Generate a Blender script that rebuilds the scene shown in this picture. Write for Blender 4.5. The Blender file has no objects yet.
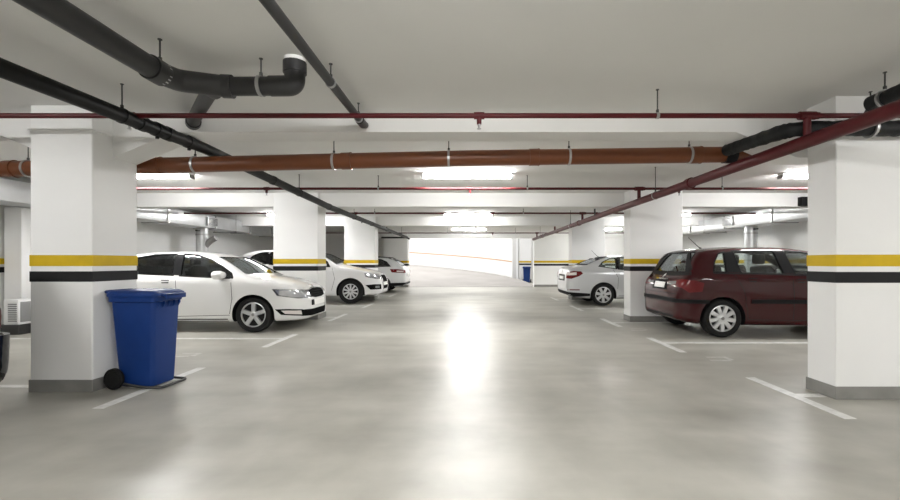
import bpy, bmesh, math, random
from mathutils import Vector, Matrix
from mathutils.bvhtree import BVHTree
from mathutils.geometry import delaunay_2d_cdt

random.seed(7)
SC = bpy.context.scene
COL = SC.collection
R = math.radians
PI = math.pi

# ------------------------------------------------------------------ materials
def nmat(name):
    m = bpy.data.materials.new(name)
    m.use_nodes = True
    nt = m.node_tree
    return m, nt, nt.nodes['Principled BSDF']

def pmat(name, col, rough=0.5, metal=0.0, coat=0.0, spec=0.5, bump=0.0, bscale=60.0, vary=0.0, vscale=3.0):
    m, nt, b = nmat(name)
    b.inputs['Base Color'].default_value = (*col, 1)
    b.inputs['Roughness'].default_value = rough
    b.inputs['Metallic'].default_value = metal
    b.inputs['Coat Weight'].default_value = coat
    b.inputs['Coat Roughness'].default_value = 0.04
    b.inputs['Specular IOR Level'].default_value = spec
    tc = nt.nodes.new('ShaderNodeTexCoord')
    if vary > 0:
        n = nt.nodes.new('ShaderNodeTexNoise')
        n.inputs['Scale'].default_value = vscale
        n.inputs['Detail'].default_value = 6
        nt.links.new(tc.outputs['Object'], n.inputs['Vector'])
        r = nt.nodes.new('ShaderNodeMapRange')
        r.inputs['From Min'].default_value = 0.3
        r.inputs['From Max'].default_value = 0.7
        r.inputs['To Min'].default_value = 1 - vary
        r.inputs['To Max'].default_value = 1.0
        nt.links.new(n.outputs['Fac'], r.inputs['Value'])
        mx = nt.nodes.new('ShaderNodeMix')
        mx.data_type = 'RGBA'
        mx.blend_type = 'MULTIPLY'
        mx.inputs['Factor'].default_value = 1
        mx.inputs['A'].default_value = (*col, 1)
        nt.links.new(r.outputs['Result'], mx.inputs['B'])
        nt.links.new(mx.outputs['Result'], b.inputs['Base Color'])
    if bump > 0:
        n2 = nt.nodes.new('ShaderNodeTexNoise')
        n2.inputs['Scale'].default_value = bscale
        n2.inputs['Detail'].default_value = 4
        nt.links.new(tc.outputs['Object'], n2.inputs['Vector'])
        bp = nt.nodes.new('ShaderNodeBump')
        bp.inputs['Strength'].default_value = bump
        bp.inputs['Distance'].default_value = 0.01
        nt.links.new(n2.outputs['Fac'], bp.inputs['Height'])
        nt.links.new(bp.outputs['Normal'], b.inputs['Normal'])
    return m

def glass_mat(name, tint, base=0.06):
    m = bpy.data.materials.new(name)
    m.use_nodes = True
    nt = m.node_tree
    nt.nodes.clear()
    out = nt.nodes.new('ShaderNodeOutputMaterial')
    tr = nt.nodes.new('ShaderNodeBsdfTransparent')
    tr.inputs['Color'].default_value = (*tint, 1)
    gl = nt.nodes.new('ShaderNodeBsdfGlossy')
    gl.inputs['Roughness'].default_value = 0.03
    gl.inputs['Color'].default_value = (.95, .97, 1, 1)
    fr = nt.nodes.new('ShaderNodeFresnel')
    fr.inputs['IOR'].default_value = 1.5
    mr = nt.nodes.new('ShaderNodeMath')
    mr.operation = 'MULTIPLY_ADD'
    mr.inputs[1].default_value = 0.65
    mr.inputs[2].default_value = base * 0.3
    nt.links.new(fr.outputs[0], mr.inputs[0])
    mx = nt.nodes.new('ShaderNodeMixShader')
    nt.links.new(mr.outputs[0], mx.inputs[0])
    nt.links.new(tr.outputs[0], mx.inputs[1])
    nt.links.new(gl.outputs[0], mx.inputs[2])
    nt.links.new(mx.outputs[0], out.inputs[0])
    return m

def emit_mat(name, col, strength):
    m, nt, b = nmat(name)
    b.inputs['Base Color'].default_value = (.9, .9, .9, 1)
    b.inputs['Emission Color'].default_value = (*col, 1)
    b.inputs['Emission Strength'].default_value = strength
    return m

def floor_mat():
    m, nt, b = nmat('polished_concrete')
    L = nt.links
    tc = nt.nodes.new('ShaderNodeTexCoord')
    def noise(scale, detail, sx=1, sy=1, dist=0.0):
        mp = nt.nodes.new('ShaderNodeMapping')
        mp.inputs['Scale'].default_value = (sx, sy, 1)
        L.new(tc.outputs['Object'], mp.inputs['Vector'])
        n = nt.nodes.new('ShaderNodeTexNoise')
        n.inputs['Scale'].default_value = scale
        n.inputs['Detail'].default_value = detail
        n.inputs['Distortion'].default_value = dist
        L.new(mp.outputs[0], n.inputs['Vector'])
        return n.outputs['Fac']
    a = noise(0.5, 5, 1, 1, 0.1)
    c = noise(2.2, 6, 1.0, 0.8, 0.15)
    d = noise(1.1, 5, 0.5, 1.6, 0.1)
    ad = nt.nodes.new('ShaderNodeMath'); ad.operation = 'ADD'
    L.new(a, ad.inputs[0]); L.new(c, ad.inputs[1])
    ad2 = nt.nodes.new('ShaderNodeMath'); ad2.operation = 'ADD'
    L.new(ad.outputs[0], ad2.inputs[0]); L.new(d, ad2.inputs[1])
    mr = nt.nodes.new('ShaderNodeMapRange')
    mr.inputs['From Min'].default_value = 1.15
    mr.inputs['From Max'].default_value = 1.9
    L.new(ad2.outputs[0], mr.inputs['Value'])
    cr = nt.nodes.new('ShaderNodeValToRGB')
    cr.color_ramp.elements[0].color = (.275, .265, .232, 1)
    cr.color_ramp.elements[1].color = (.475, .464, .418, 1)
    L.new(mr.outputs[0], cr.inputs[0])
    L.new(cr.outputs[0], b.inputs['Base Color'])
    r2 = nt.nodes.new('ShaderNodeMapRange')
    r2.inputs['From Min'].default_value = 0.1
    r2.inputs['From Max'].default_value = 0.9
    r2.inputs['To Min'].default_value = 0.28
    r2.inputs['To Max'].default_value = 0.44
    L.new(c, r2.inputs['Value'])
    L.new(r2.outputs[0], b.inputs['Roughness'])
    b.inputs['Specular IOR Level'].default_value = 0.42
    return m

M = {}
M['floor'] = floor_mat()
M['wall'] = pmat('white_wall_paint', (.80, .80, .79), .75, bump=.06, bscale=40, vary=.05, vscale=1.2)
M['pillar'] = pmat('white_pillar_paint', (.83, .83, .825), .6, bump=.05, bscale=30, vary=.04, vscale=1.5)
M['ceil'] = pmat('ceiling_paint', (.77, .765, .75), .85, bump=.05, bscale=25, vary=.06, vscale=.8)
M['beam'] = pmat('beam_paint', (.80, .795, .785), .8, vary=.05, vscale=1.0)
M['yellow'] = pmat('yellow_stripe_paint', (.62, .42, .010), .6, spec=.25, vary=.12, vscale=9)
M['black'] = pmat('black_stripe_paint', (.012, .012, .013), .6, spec=.2)
M['plinth'] = pmat('grey_plinth_paint', (.25, .245, .23), .7, vary=.2, vscale=6)
M['line'] = pmat('line_paint', (.74, .74, .72), .5, vary=.22, vscale=14)
M['faded'] = pmat('faded_line_paint', (.60, .59, .56), .5, vary=.25, vscale=10)
M['redpipe'] = pmat('red_pipe_paint', (.085, .007, .010), .45, spec=.3, vary=.15, vscale=8)
M['orange'] = pmat('orange_brown_plastic', (.155, .048, .016), .4, spec=.4, vary=.12, vscale=5)
M['greypipe'] = pmat('dark_grey_plastic', (.030, .030, .031), .42, spec=.35, vary=.2, vscale=5)
M['blackpipe'] = pmat('black_iron_pipe', (.007, .007, .007), .5, spec=.2, vary=.3, vscale=12)
M['insul'] = pmat('black_foam_insulation', (.014, .015, .016), .6, spec=.25, bump=.7, bscale=14)
M['zinc'] = pmat('zinc_steel', (.42, .42, .42), .4, metal=.8)
M['darksteel'] = pmat('dark_steel', (.06, .06, .06), .45, metal=.6)
M['duct'] = pmat('galvanised_duct', (.62, .63, .64), .38, metal=.55, vary=.15, vscale=3)
M['lamp'] = emit_mat('fluorescent_diffuser', (1.0, .992, .975), 148.0)
M['housing'] = pmat('lamp_housing_white', (.8, .8, .8), .5)
M['endcap'] = pmat('lamp_end_grey', (.25, .25, .25), .5)
M['binblue'] = pmat('blue_bin_plastic', (.003, .030, .16), .5, spec=.3, bump=.08, bscale=90, vary=.1, vscale=6)
M['rubber'] = pmat('black_rubber', (.010, .010, .010), .7, spec=.25)
M['paint_white'] = pmat('white_car_paint', (.76, .76, .755), .35, coat=1.0)
M['paint_pearl'] = pmat('pearl_white_car_paint', (.78, .78, .79), .33, coat=1.0)
M['paint_silver'] = pmat('silver_car_paint', (.58, .59, .60), .3, metal=.35, coat=1.0)
M['paint_grey'] = pmat('light_grey_car_paint', (.66, .67, .67), .3, metal=.2, coat=1.0)
M['paint_red'] = pmat('dark_red_car_paint', (.036, .0018, .0035), .45, spec=.08, coat=.8)
M['paint_black'] = pmat('black_car_paint', (.006, .006, .007), .4, spec=.05, coat=1.0)
M['interior'] = pmat('dark_interior', (.018, .018, .02), .85, spec=.1)
M['seat'] = pmat('seat_fabric', (.045, .045, .048), .9)
M['trimblack'] = pmat('black_plastic_trim', (.010, .010, .011), .55, spec=.12)
M['chrome'] = pmat('chrome', (.72, .72, .72), .12, metal=1.0)
M['alloy'] = pmat('silver_alloy', (.62, .63, .64), .3, metal=.55)
M['plate'] = pmat('number_plate_white', (.82, .82, .80), .4)
M['plateblue'] = pmat('number_plate_blue', (.01, .03, .2), .4)
M['glass'] = glass_mat('car_glass', (.87, .90, .89))
M['glass_dark'] = glass_mat('tinted_car_glass', (.60, .62, .63), .1)
M['lens'] = pmat('clear_headlamp_lens', (.45, .46, .48), .08, metal=.6, coat=1.0)
M['lensdark'] = pmat('dark_headlamp_inner', (.05, .05, .055), .15, coat=1.0)
M['redlens'] = pmat('red_lamp_lens', (.12, .004, .006), .3, spec=.1, coat=.5)
M['clearlens'] = pmat('white_lamp_lens', (.7, .65, .63), .15, coat=1.0)
M['seam'] = pmat('panel_gap', (.02, .02, .02), .8, spec=.05)
M['mesh'] = pmat('black_grille_mesh', (.007, .007, .007), .8, spec=.02)
M['tan'] = pmat('faded_orange_stripe', (.55, .36, .24), .7)
M['ramp'] = pmat('ramp_concrete', (.33, .315, .30), .8, spec=.2, vary=.15, vscale=.7)

# ------------------------------------------------------------------ mesh helpers
class MB:
    def __init__(s):
        s.bm = bmesh.new()
    def box(s, x0, x1, y0, y1, z0, z1, bev=0.0, seg=2):
        b2 = bmesh.new()
        v = [b2.verts.new((x, y, z)) for x in (x0, x1) for y in (y0, y1) for z in (z0, z1)]
        for f in ((0, 1, 3, 2), (4, 6, 7, 5), (0, 4, 5, 1), (2, 3, 7, 6), (0, 2, 6, 4), (1, 5, 7, 3)):
            b2.faces.new([v[i] for i in f])
        bmesh.ops.recalc_face_normals(b2, faces=b2.faces)
        if bev > 0:
            bmesh.ops.bevel(b2, geom=list(b2.edges), offset=bev, segments=seg, affect='EDGES', profile=.5)
        s.add(b2)
        return s
    def add(s, b2, mat=None):
        me = bpy.data.meshes.new('tmp')
        b2.to_mesh(me); b2.free()
        if mat is not None:
            me.transform(mat)
        s.bm.from_mesh(me)
        bpy.data.meshes.remove(me)
    def tube(s, pts, r, n=16, caps=True):
        pts = [Vector(p) for p in pts]
        rs = r if isinstance(r, (list, tuple)) else [r] * len(pts)
        rings = []
        up = None
        for i, p in enumerate(pts):
            if i == 0: t = (pts[1] - p).normalized()
            elif i == len(pts) - 1: t = (p - pts[i - 1]).normalized()
            else: t = ((pts[i + 1] - p).normalized() + (p - pts[i - 1]).normalized()).normalized()
            if up is None:
                a = Vector((0, 0, 1)) if abs(t.z) < .9 else Vector((1, 0, 0))
                u = (a - t * a.dot(t)).normalized()
            else:
                u = (up - t * up.dot(t)).normalized()
            up = u
            w = t.cross(u)
            rings.append([s.bm.verts.new(p + (u * math.cos(2 * PI * k / n) + w * math.sin(2 * PI * k / n)) * rs[i]) for k in range(n)])
        for a, b in zip(rings, rings[1:]):
            for k in range(n):
                s.bm.faces.new((a[k], a[(k + 1) % n], b[(k + 1) % n], b[k]))
        if caps:
            s.bm.faces.new(rings[0][::-1]); s.bm.faces.new(rings[-1])
        return s
    def lathe(s, prof, n=32, mat=None, close=False):
        """profile of (r, h) spun about local Y axis (h along y)"""
        b2 = bmesh.new()
        rings = [[b2.verts.new((r * math.cos(2 * PI * k / n), h, r * math.sin(2 * PI * k / n))) for k in range(n)] for r, h in prof]
        if close: rings.append(rings[0])
        for a, b in zip(rings, rings[1:]):
            for k in range(n):
                b2.faces.new((a[k], a[(k + 1) % n], b[(k + 1) % n], b[k]))
        if not close:
            b2.faces.new(rings[0][::-1]); b2.faces.new(rings[-1])
        bmesh.ops.recalc_face_normals(b2, faces=b2.faces)
        s.add(b2, mat)
        return s
    def prism(s, poly, axis, a, b):
        """poly of 2-D points extruded along axis from a to b ('x': (y,z), 'y': (x,z), 'z': (x,y))"""
        def P(p, t):
            return {'x': (t, p[0], p[1]), 'y': (p[0], t, p[1]), 'z': (p[0], p[1], t)}[axis]
        b2 = bmesh.new()
        va = [b2.verts.new(P(p, a)) for p in poly]
        vb = [b2.verts.new(P(p, b)) for p in poly]
        n = len(poly)
        b2.faces.new(va); b2.faces.new(vb[::-1])
        for k in range(n):
            b2.faces.new((va[k], va[(k + 1) % n], vb[(k + 1) % n], vb[k]))
        bmesh.ops.recalc_face_normals(b2, faces=b2.faces)
        s.add(b2)
        return s
    def loft(s, rings, caps=True):
        vs = [[s.bm.verts.new(p) for p in r] for r in rings]
        n = len(vs[0])
        for a, b in zip(vs, vs[1:]):
            for k in range(n):
                s.bm.faces.new((a[k], a[(k + 1) % n], b[(k + 1) % n], b[k]))
        if caps:
            s.bm.faces.new(vs[0][::-1]); s.bm.faces.new(vs[-1])
        return s
    def build(s, name, mat, parent=None, smooth=True, ang=35):
        bmesh.ops.recalc_face_normals(s.bm, faces=s.bm.faces)
        me = bpy.data.meshes.new(name)
        s.bm.to_mesh(me); s.bm.free()
        if mat: me.materials.append(mat)
        if smooth:
            me.polygons.foreach_set('use_smooth', [True] * len(me.polygons))
            me.set_sharp_from_angle(angle=R(ang))
        o = bpy.data.objects.new(name, me)
        COL.objects.link(o)
        if parent: o.parent = parent
        return o

def tag(o, label=None, cat=None, group=None, kind=None):
    if label: o['label'] = label
    if cat: o['category'] = cat
    if group: o['group'] = group
    if kind: o['kind'] = kind
    return o

def empty(name, loc=(0, 0, 0), rz=0):
    o = bpy.data.objects.new(name, None)
    COL.objects.link(o)
    o.location = loc
    o.rotation_euler = (0, 0, rz)
    o.empty_display_size = .1
    return o

def copy_tree(o, parent=None):
    c = o.copy()
    COL.objects.link(c)
    if parent: c.parent = parent
    for ch in list(o.children):
        copy_tree(ch, c)
    return c

def fillet(pts, r, n=6):
    pts = [Vector(p) for p in pts]
    out = [pts[0]]
    for i in range(1, len(pts) - 1):
        p = pts[i]
        a = (pts[i - 1] - p); b = (pts[i + 1] - p)
        rr = min(r, a.length * .49, b.length * .49)
        A = p + a.normalized() * rr; B = p + b.normalized() * rr
        for k in range(n + 1):
            t = k / n
            out.append(A * (1 - t) ** 2 + p * 2 * t * (1 - t) + B * t * t)
    out.append(pts[-1])
    return out

# ------------------------------------------------------------------ the setting
ZC = 2.76      # underside of the slab
XW = 8.5       # side walls
YB = -7.5      # wall behind the camera
YE = 22.3      # far end of the slab
ZS = 2.57      # underside of the beams

tag(MB().box(-XW - .3, XW + .3, YB - .3, 28, -.3, 0).build('floor', M['floor']), kind='structure')
tag(MB().box(-XW - .3, XW + .3, YB - .3, YE + .25, ZC, ZC + .3).build('ceiling', M['ceil']), kind='structure')

def wall(name, x0, x1, y0, y1, z0=0, z1=ZC, face=None, stripes=None):
    o = MB().box(x0, x1, y0, y1, z0, z1).build(name, M['wall'])
    tag(o, kind='structure')
    return o
def wall_bands(parent, x0, x1, y0, y1):
    MB().box(x0, x1, y0, y1, 1.21, 1.317).build('yellow_stripe', M['yellow'], parent)
    MB().box(x0, x1, y0, y1, 1.06, 1.16).build('black_stripe', M['black'], parent)
    MB().box(x0, x1, y0, y1, 0.001, .115).build('skirting', M['plinth'], parent)

wl = wall('wall_left', -XW - .3, -XW, YB, YE)
wall_bands(wl, -XW - .01, -XW + .004, YB + .01, YE - .01)
wr = wall('wall_right', XW, XW + .3, YB, YE)
wall_bands(wr, XW - .004, XW + .01, YB + .01, YE - .01)
wb = wall('wall_behind_camera', -XW - .3, XW + .3, YB - .3, YB)
wfl = wall('wall_back_left', -XW, -4.2, YE - .05, YE + .25)
wall_bands(wfl, -XW + .01, -4.21, YE - .054, YE - .04)
wfr = wall('wall_back_right', 3.22, XW, 22.1, 22.4)
wall_bands(wfr, 3.216, XW - .01, 22.096, 22.11)

# transverse beams with haunches at the pillars
def beam(y0, y1, xl, xr, zs=ZS, lout=None, rout=None):
    """xl / xr: inner faces of the pillars; lout / rout: their outer faces"""
    h, run = .26, .62
    pts = [(-XW, ZC), (-XW, zs)]
    if xl is not None:
        pts += [(lout - run, zs), (lout, zs - h), (xl, zs - h), (xl + run, zs)]
    if xr is not None:
        pts += [(xr - run, zs), (xr, zs - h), (rout, zs - h), (min(rout + run, XW - .01), zs)]
    pts += [(XW, zs), (XW, ZC)]
    o = MB().prism(pts, 'y', y0, y1).build('beam', M['beam'])
    tag(o, kind='structure')
    return o

PIL = []
PBOX = []
def pillar(x0, x1, y0, y1, label, ztop=ZC, ledge=None, band=True, shaded_top=None):
    o = MB().box(x0, x1, y0, y1, 0, ztop, bev=.008, seg=1).build('pillar', M['pillar'])
    tag(o, label, 'pillar', None, 'structure')
    e = .004
    def ring(name, z0, z1, mat, e=e):
        MB().box(x0 - e, x1 + e, y0 - e, y1 + e, z0, z1, bev=.002, seg=1).build(name, mat, o)
    if band:
        ring('yellow_stripe', 1.21, 1.317, M['yellow'])
        ring('black_stripe', 1.06, 1.16, M['black'])
    ring('plinth', 0.001, .118, M['plinth'], .008)
    if ledge: ring('ledge', ledge - .012, ledge + .012, M['pillar'], .015)
    if shaded_top: ring('shaded_top', shaded_top, ztop - .001, M['ceil'], .003)  # added ring: shade on the pillar top put in as ceiling colour
    PIL.append(o); PBOX.append((x0, x1, y0, y1))
    return o

pillar(-4.23, -3.63, 4.23, 4.80, 'white pillar with yellow and black bands beside the large blue bin', ledge=2.53)
pillar(3.325, 4.45, 4.00, 4.34, 'wide white pillar nearest the red car, right edge of the photo', shaded_top=2.60)
pillar(-4.28, -3.31, 9.57, 10.1, 'white pillar behind the bonnet of the white saloon with five spoke wheels')
pillar(3.35, 4.45, 9.2, 9.58, 'white pillar between the red hatchback and the silver saloon')
pillar(-4.15, -3.14, 14.5, 15.05, 'white pillar just behind the white sport utility car')
pillar(3.36, 4.45, 14.5, 15.0, 'white pillar behind the roof of the silver saloon')
pillar(-4.3, -3.1, 21.9, 22.45, 'white pillar at the left side of the bright ramp opening')
pillar(3.06, 3.76, 27.0, 27.5, 'narrow white pillar behind the small blue bin at the ramp', ztop=4.5)

beam(4.47, 4.80, -3.63, 3.325, lout=-4.23, rout=4.45)
beam(9.62, 9.98, None, None, zs=2.46)
beam(14.6, 14.95, None, None, zs=2.46)
beam(22.0, 22.4, None, None, zs=2.45)
beam(-1.0, -.66, None, None)

# helical ramp beyond the opening
CX, CY = -10.0, 22.4
def rz(th): return max(0.0, 0.0158 * (math.degrees(th) - 1.0))
mb = MB()
rings = []
for k in range(61):
    th = R(100) * k / 60
    z = rz(th)
    ri, ro = 5.0, 13.35
    c, s = math.cos(th), math.sin(th)
    rings.append([(CX + ri * c, CY + ri * s, -.3), (CX + ro * c, CY + ro * s, -.3),
                  (CX + ro * c, CY + ro * s, z + .004), (CX + ri * c, CY + ri * s, z + .004)])
tag(mb.loft(rings).build('ramp', M['ramp']), 'grey concrete ramp curving up to the left into daylight', 'ramp', kind='structure')
def ring_wall(name, ri, ro, z0f, z1f, mat, t0, t1, parent=None, n=60):
    rings = []
    for k in range(n + 1):
        th = R(t0) + R(t1 - t0) * k / n
        c, s = math.cos(th), math.sin(th)
        rings.append([(CX + ri * c, CY + ri * s, z0f(th)), (CX + ro * c, CY + ro * s, z0f(th)),
                      (CX + ro * c, CY + ro * s, z1f(th)), (CX + ri * c, CY + ri * s, z1f(th))])
    return MB().loft(rings).build(name, mat, parent)
rw = tag(ring_wall('wall_ramp_outer', 13.4, 13.7, lambda t: -.3, lambda t: 5.0, M['wall'], 20, 110), kind='structure')
ring_wall('tan_stripe', 13.385, 13.41, lambda t: rz(t) + .93, lambda t: rz(t) + 1.01, M['tan'], 20.2, 109, rw)
tag(MB().box(3.0, 9.0, 27.5, 27.8, -.1, 5).build('wall_ramp_right', M['wall']), kind='structure')
tag(MB().box(8.8, 9.1, 22.3, 27.8, -.1, 5).build('wall_ramp_side', M['wall']), kind='structure')
tag(MB().box(-3.1, 3.2, 21.98, 22.12, -.01, .006).build('drain_channel', M['darksteel']),
    'dark drain channel across the lane at the foot of the ramp', 'drain')

# floor paint: T-shaped bay markings
def floor_mark(name, boxes, label, mat='line', cat='floor marking', group=None):
    mb = MB()
    for x0, x1, y0, y1 in boxes:
        mb.box(x0, x1, y0, y1, 0.0002, .0025)
    return tag(mb.build(name, M[mat], smooth=False), label, cat, group)
w = .05
def segs(a, b, yc):
    out = [(a, b)]
    for px0, px1, py0, py1 in PBOX:
        if py0 - .06 < yc < py1 + .06:
            nw = []
            for u, v in out:
                if px1 <= u or px0 >= v: nw.append((u, v)); continue
                if px0 - .02 > u: nw.append((u, px0 - .02))
                if px1 + .02 < v: nw.append((px1 + .02, v))
            out = nw
    return [(u, v, yc - w, yc + w) for u, v in out]
LL = [(-3.17, 4.42, 3.75, 5.20, 'white painted T-shaped bay line running under the large blue bin'),
      (-3.02, 7.18, 6.45, 7.60, 'white painted T-shaped bay line beside the white saloon with spoked wheels'),
      (-2.98, 9.95, 9.3, 10.6, 'white painted T-shaped bay line between the white saloon and the white sport utility car'),
      (-2.92, 12.5, 11.9, 13.2, 'white painted T-shaped bay line beside the front wheel of the white sport utility car'),
      (-2.9, 16.4, 15.8, 17.0, 'white painted T-shaped bay line behind the white sport utility car')]
for x, yc, y0, y1, lab in LL:
    floor_mark('bay_line', [(x - w, x + w, y0, y1)] + segs(-XW + .1, x - w, yc), lab)
RL = [(3.03, 4.12, 3.5, 4.76, 'white painted T-shaped bay line beside the wide pillar at the right edge'),
      (2.95, 6.80, 6.08, 7.26, 'white painted T-shaped bay line in front of the red hatchback rear wheel'),
      (2.90, 9.05, 8.5, 9.7, 'faint T-shaped bay line at the pillar between red and silver cars'),
      (2.88, 11.9, 11.3, 12.6, 'white painted T-shaped bay line beside the silver saloon'),
      (2.86, 14.9, 14.3, 15.5, 'white painted T-shaped bay line behind the silver saloon')]
for x, yc, y0, y1, lab in RL:
    floor_mark('bay_line', [(x - w, x + w, y0, y1)] + segs(x + w, XW - .1, yc), lab)
def faint(x, y, lab):
    # worn stencilled bay number, lying along the bay so it reads as two pale dashes from the lane
    floor_mark('bay_number', [(x, x + .26, y, y + .06), (x + .05, x + .32, y + .20, y + .25), (x + .26, x + .32, y + .06, y + .2)], lab, 'faded')
faint(-3.98, 5.78, 'pale worn bay number on the floor near the large blue bin')
faint(3.05, 5.55, 'pale worn bay number on the floor in front of the red car')
faint(2.95, 8.0, 'pale worn bay number on the floor beside the tail of the red car')

# ------------------------------------------------------------------ ceiling lights
def make_light():
    t = empty('ceiling_light')
    MB().box(-.77, .77, -.075, .075, -.028, 0, bev=.006).build('housing', M['housing'], t)
    m = MB()
    prof = [(.062 * math.cos(a), .062 * math.sin(a) * .9) for a in [PI + PI * k / 10 for k in range(11)]]
    prof = [(p[0], p[1] - .028) for p in prof]
    m.prism(prof, 'x', -.745, .745).build('diffuser', M['lamp'], t)
    for s in (-1, 1):
        MB().box(s * .757 - .012, s * .757 + .012, -.068, .068, -.09, -.026, bev=.005).build('end_cap', M['endcap'], t)
    return t
L0 = None
rows = [(-5.5, 'over the left parking bays'), (-.05, 'over the driving lane'), (6.05, 'over the right parking bays')]
ys = [(7.5, 'nearest in view'), (13.6, 'middle one in view'), (19.8, 'farthest in view')]
for X, where in rows:
    for Y, which in ys + [(1.2, None), (-4.6, None)]:
        if X < -5 and Y > 19: continue
        o = make_light() if L0 is None else copy_tree(L0)
        if L0 is None: L0 = o
        o.location = (X, Y, ZC)
        if which:
            tag(o, 'fluorescent ceiling light %s, %s' % (where, which), 'ceiling light', 'fluorescent ceiling lights')
        else:
            tag(o, 'fluorescent ceiling light beside or behind the camera, outside the photo', 'ceiling light', 'fluorescent ceiling lights')

# ------------------------------------------------------------------ pipes
def hanger(parent, x, y, zp, r, ztop=ZC, mat='darksteel', axis='y', cm='zinc'):
    """threaded rod with ceiling plate and a ring clamp round the pipe"""
    rod = MB()
    rod.tube([(x, y, zp + r), (x, y, ztop)], .006, 8)
    rod.tube([(x, y, ztop - .006), (x, y, ztop)], .014, 12)
    rod.tube([(x, y, zp + r + .002), (x, y, zp + r + .03)], .013, 8)
    h = rod.build('hanger_rod', M[mat], parent)
    d = .012
    a, b = ((x, y - d, zp), (x, y + d, zp)) if axis == 'y' else ((x - d, y, zp), (x + d, y, zp))
    MB().tube([a, b], r + .006, 20).build('clamp', M[cm], h)
    return h

def collar(parent, a, b, r, mat, name='coupling'):
    return MB().tube([a, b], r, 20).build(name, M[mat], parent)

# red transverse sprinkler pipes
def sprinkler(parent, x, y, z, down=True):
    s = -1 if down else 1
    m = MB()
    m.tube([(x - .045, y, z), (x + .045, y, z)], .031, 14)
    m.tube([(x, y, z), (x, y, z + s * .075)], [.024, .02], 12)
    h = m.build('tee_fitting', M['redpipe'], parent)
    n = MB()
    n.tube([(x, y, z + s * .072), (x, y, z + s * .085), (x, y, z + s * .11)], [.012, .014, .006], 10)
    n.tube([(x, y, z + s * .112), (x, y, z + s * .116)], .019, 12)
    n.build('sprinkler_head', M['zinc'], h)

ZR = 2.53
RP = [(3.85, [.08, -2.98, ], [1.64, -4.9]),
      (7.68, [.0, -3.55, 3.65], [-1.6, 1.0, 4.4]),
      (11.55, [.6, -3.0, 3.3], [-2.5, 1.4]),
      (15.3, [.2, -3.0], [-2.0, 2.2]),
      (19.4, [1.0], [-1.0, 2.0])]
words = ['just before the orange pipe', 'first beyond the orange pipe', 'third from the camera',
         'fourth from the camera', 'farthest from the camera, near the ramp']
for (Y, heads, hangs), wd in zip(RP, words):
    r = .0225
    p = empty('sprinkler_pipe', (0, Y, ZR))
    tag(p, 'thin dark red sprinkler pipe running across the ceiling, ' + wd, 'pipe', 'red sprinkler branch pipes')
    MB().tube([(-7.5, 0, 0), (7.5, 0, 0)], r, 14).build('pipe_run', M['redpipe'], p)
    for x in heads: sprinkler(p, x, 0, 0)
    for x in hangs: hanger(p, x, 0, 0, r, ZC - ZR, axis='x')
    # tee that drops to the red main
    m = MB()
    xm = 2.95
    m.tube([(xm - .07, 0, 0), (xm + .07, 0, 0)], .036, 16)
    m.tube([(xm + .07, 0, 0), (xm + .1, 0, 0)], .03, 16)
    m.build('tee_fitting', M['redpipe'], p)
    MB().tube([(xm, 0, -.02), (xm, 0, -.175)], .03, 16).build('drop_pipe', M['redpipe'], p)

p = empty('sprinkler_main', (2.95, 0, 2.305))
tag(p, 'thick dark red sprinkler main running along the lane on the right', 'pipe')
MB().tube([(0, -6.5, 0), (0, 20.5, 0)], .058, 20).build('pipe_run', M['redpipe'], p)
for y in (1.6, 7.0, 12.9, 18.5):
    hanger(p, 0, y, 0, .058, ZC - 2.305)
for y in (5.9, 11.9, 17.9):
    collar(p, (0, y - .05, 0), (0, y + .05, 0), .072, 'redpipe')
# short vertical spurs standing up from the main
for y in (10.4,):
    MB().tube([(0, y, .04), (0, y, .28)], .022, 12).build('riser_stub', M['darksteel'], p)

# orange-brown drain across the lane, sloping
p = empty('drain_pipe', (0, 4.98, 0))
tag(p, 'orange brown plastic drain pipe crossing the lane below the ceiling', 'pipe')
def zo(x): return 2.425 + .0235 * x if x < 0 else 2.425 + .014 * x
oa = .088
MB().tube([(x, 0, zo(x)) for x in (-7.5, -6, -4, -2, 0, 2, 4.3, 7.4)], oa, 24).build('pipe_run', M['orange'], p)
for x in (-3.55, -1.40, .72, 2.55, -5.2):
    m = MB()
    m.tube([(x - .05, 0, zo(x - .05)), (x + .05, 0, zo(x + .05))], oa + .007, 24)
    m.tube([(x + .05, 0, zo(x + .05)), (x + .062, 0, zo(x + .06))], oa + .011, 24)
    m.build('coupling', M['orange'], p)
for x in (-3.11, -1.54, -.24, 1.12, 2.48, -5.0):
    hanger(p, x, 0, zo(x), oa + .002, ZC, axis='x')
MB().tube([(2.87, 0, zo(2.87)), (2.99, 0, zo(2.99))], oa + .011, 24).build('end_collar', M['insul'], p)

# black foam-wrapped pipe joining the drain and turning right in front of the pillar
p = empty('insulated_pipe', (2.95, 4.9, 2.4))
tag(p, 'black foam wrapped pipe turning past the wide pillar at the right edge', 'pipe')
def wavy(pts, r, amp=.006):
    out, rs = [], []
    for a, b in zip(pts, pts[1:]):
        a, b = Vector(a), Vector(b)
        n = max(2, int((b - a).length / .045))
        for k in range(n):
            out.append(a.lerp(b, k / n)); rs.append(r + random.uniform(-amp, amp))
    out.append(Vector(pts[-1])); rs.append(r)
    return out, rs
o0 = Vector((2.95, 4.9, 2.4))
pl = fillet([Vector(q) - o0 for q in ((2.84, 4.86, 2.485), (2.86, 3.92, 2.435), (3.3, 3.90, 2.435), (6.2, 3.90, 2.42))], .16)
pts, rs = wavy(pl, .066, .005)
MB().tube(pts, rs, 20).build('wrapped_run', M['insul'], p)
for x in (3.55, 4.6):
    hanger(p, x - o0.x, 3.90 - o0.y, 2.433 - o0.z, .078, ZC - o0.z, axis='x')
p = empty('insulated_pipe', (3.3, 3.3, 2.55))
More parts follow.
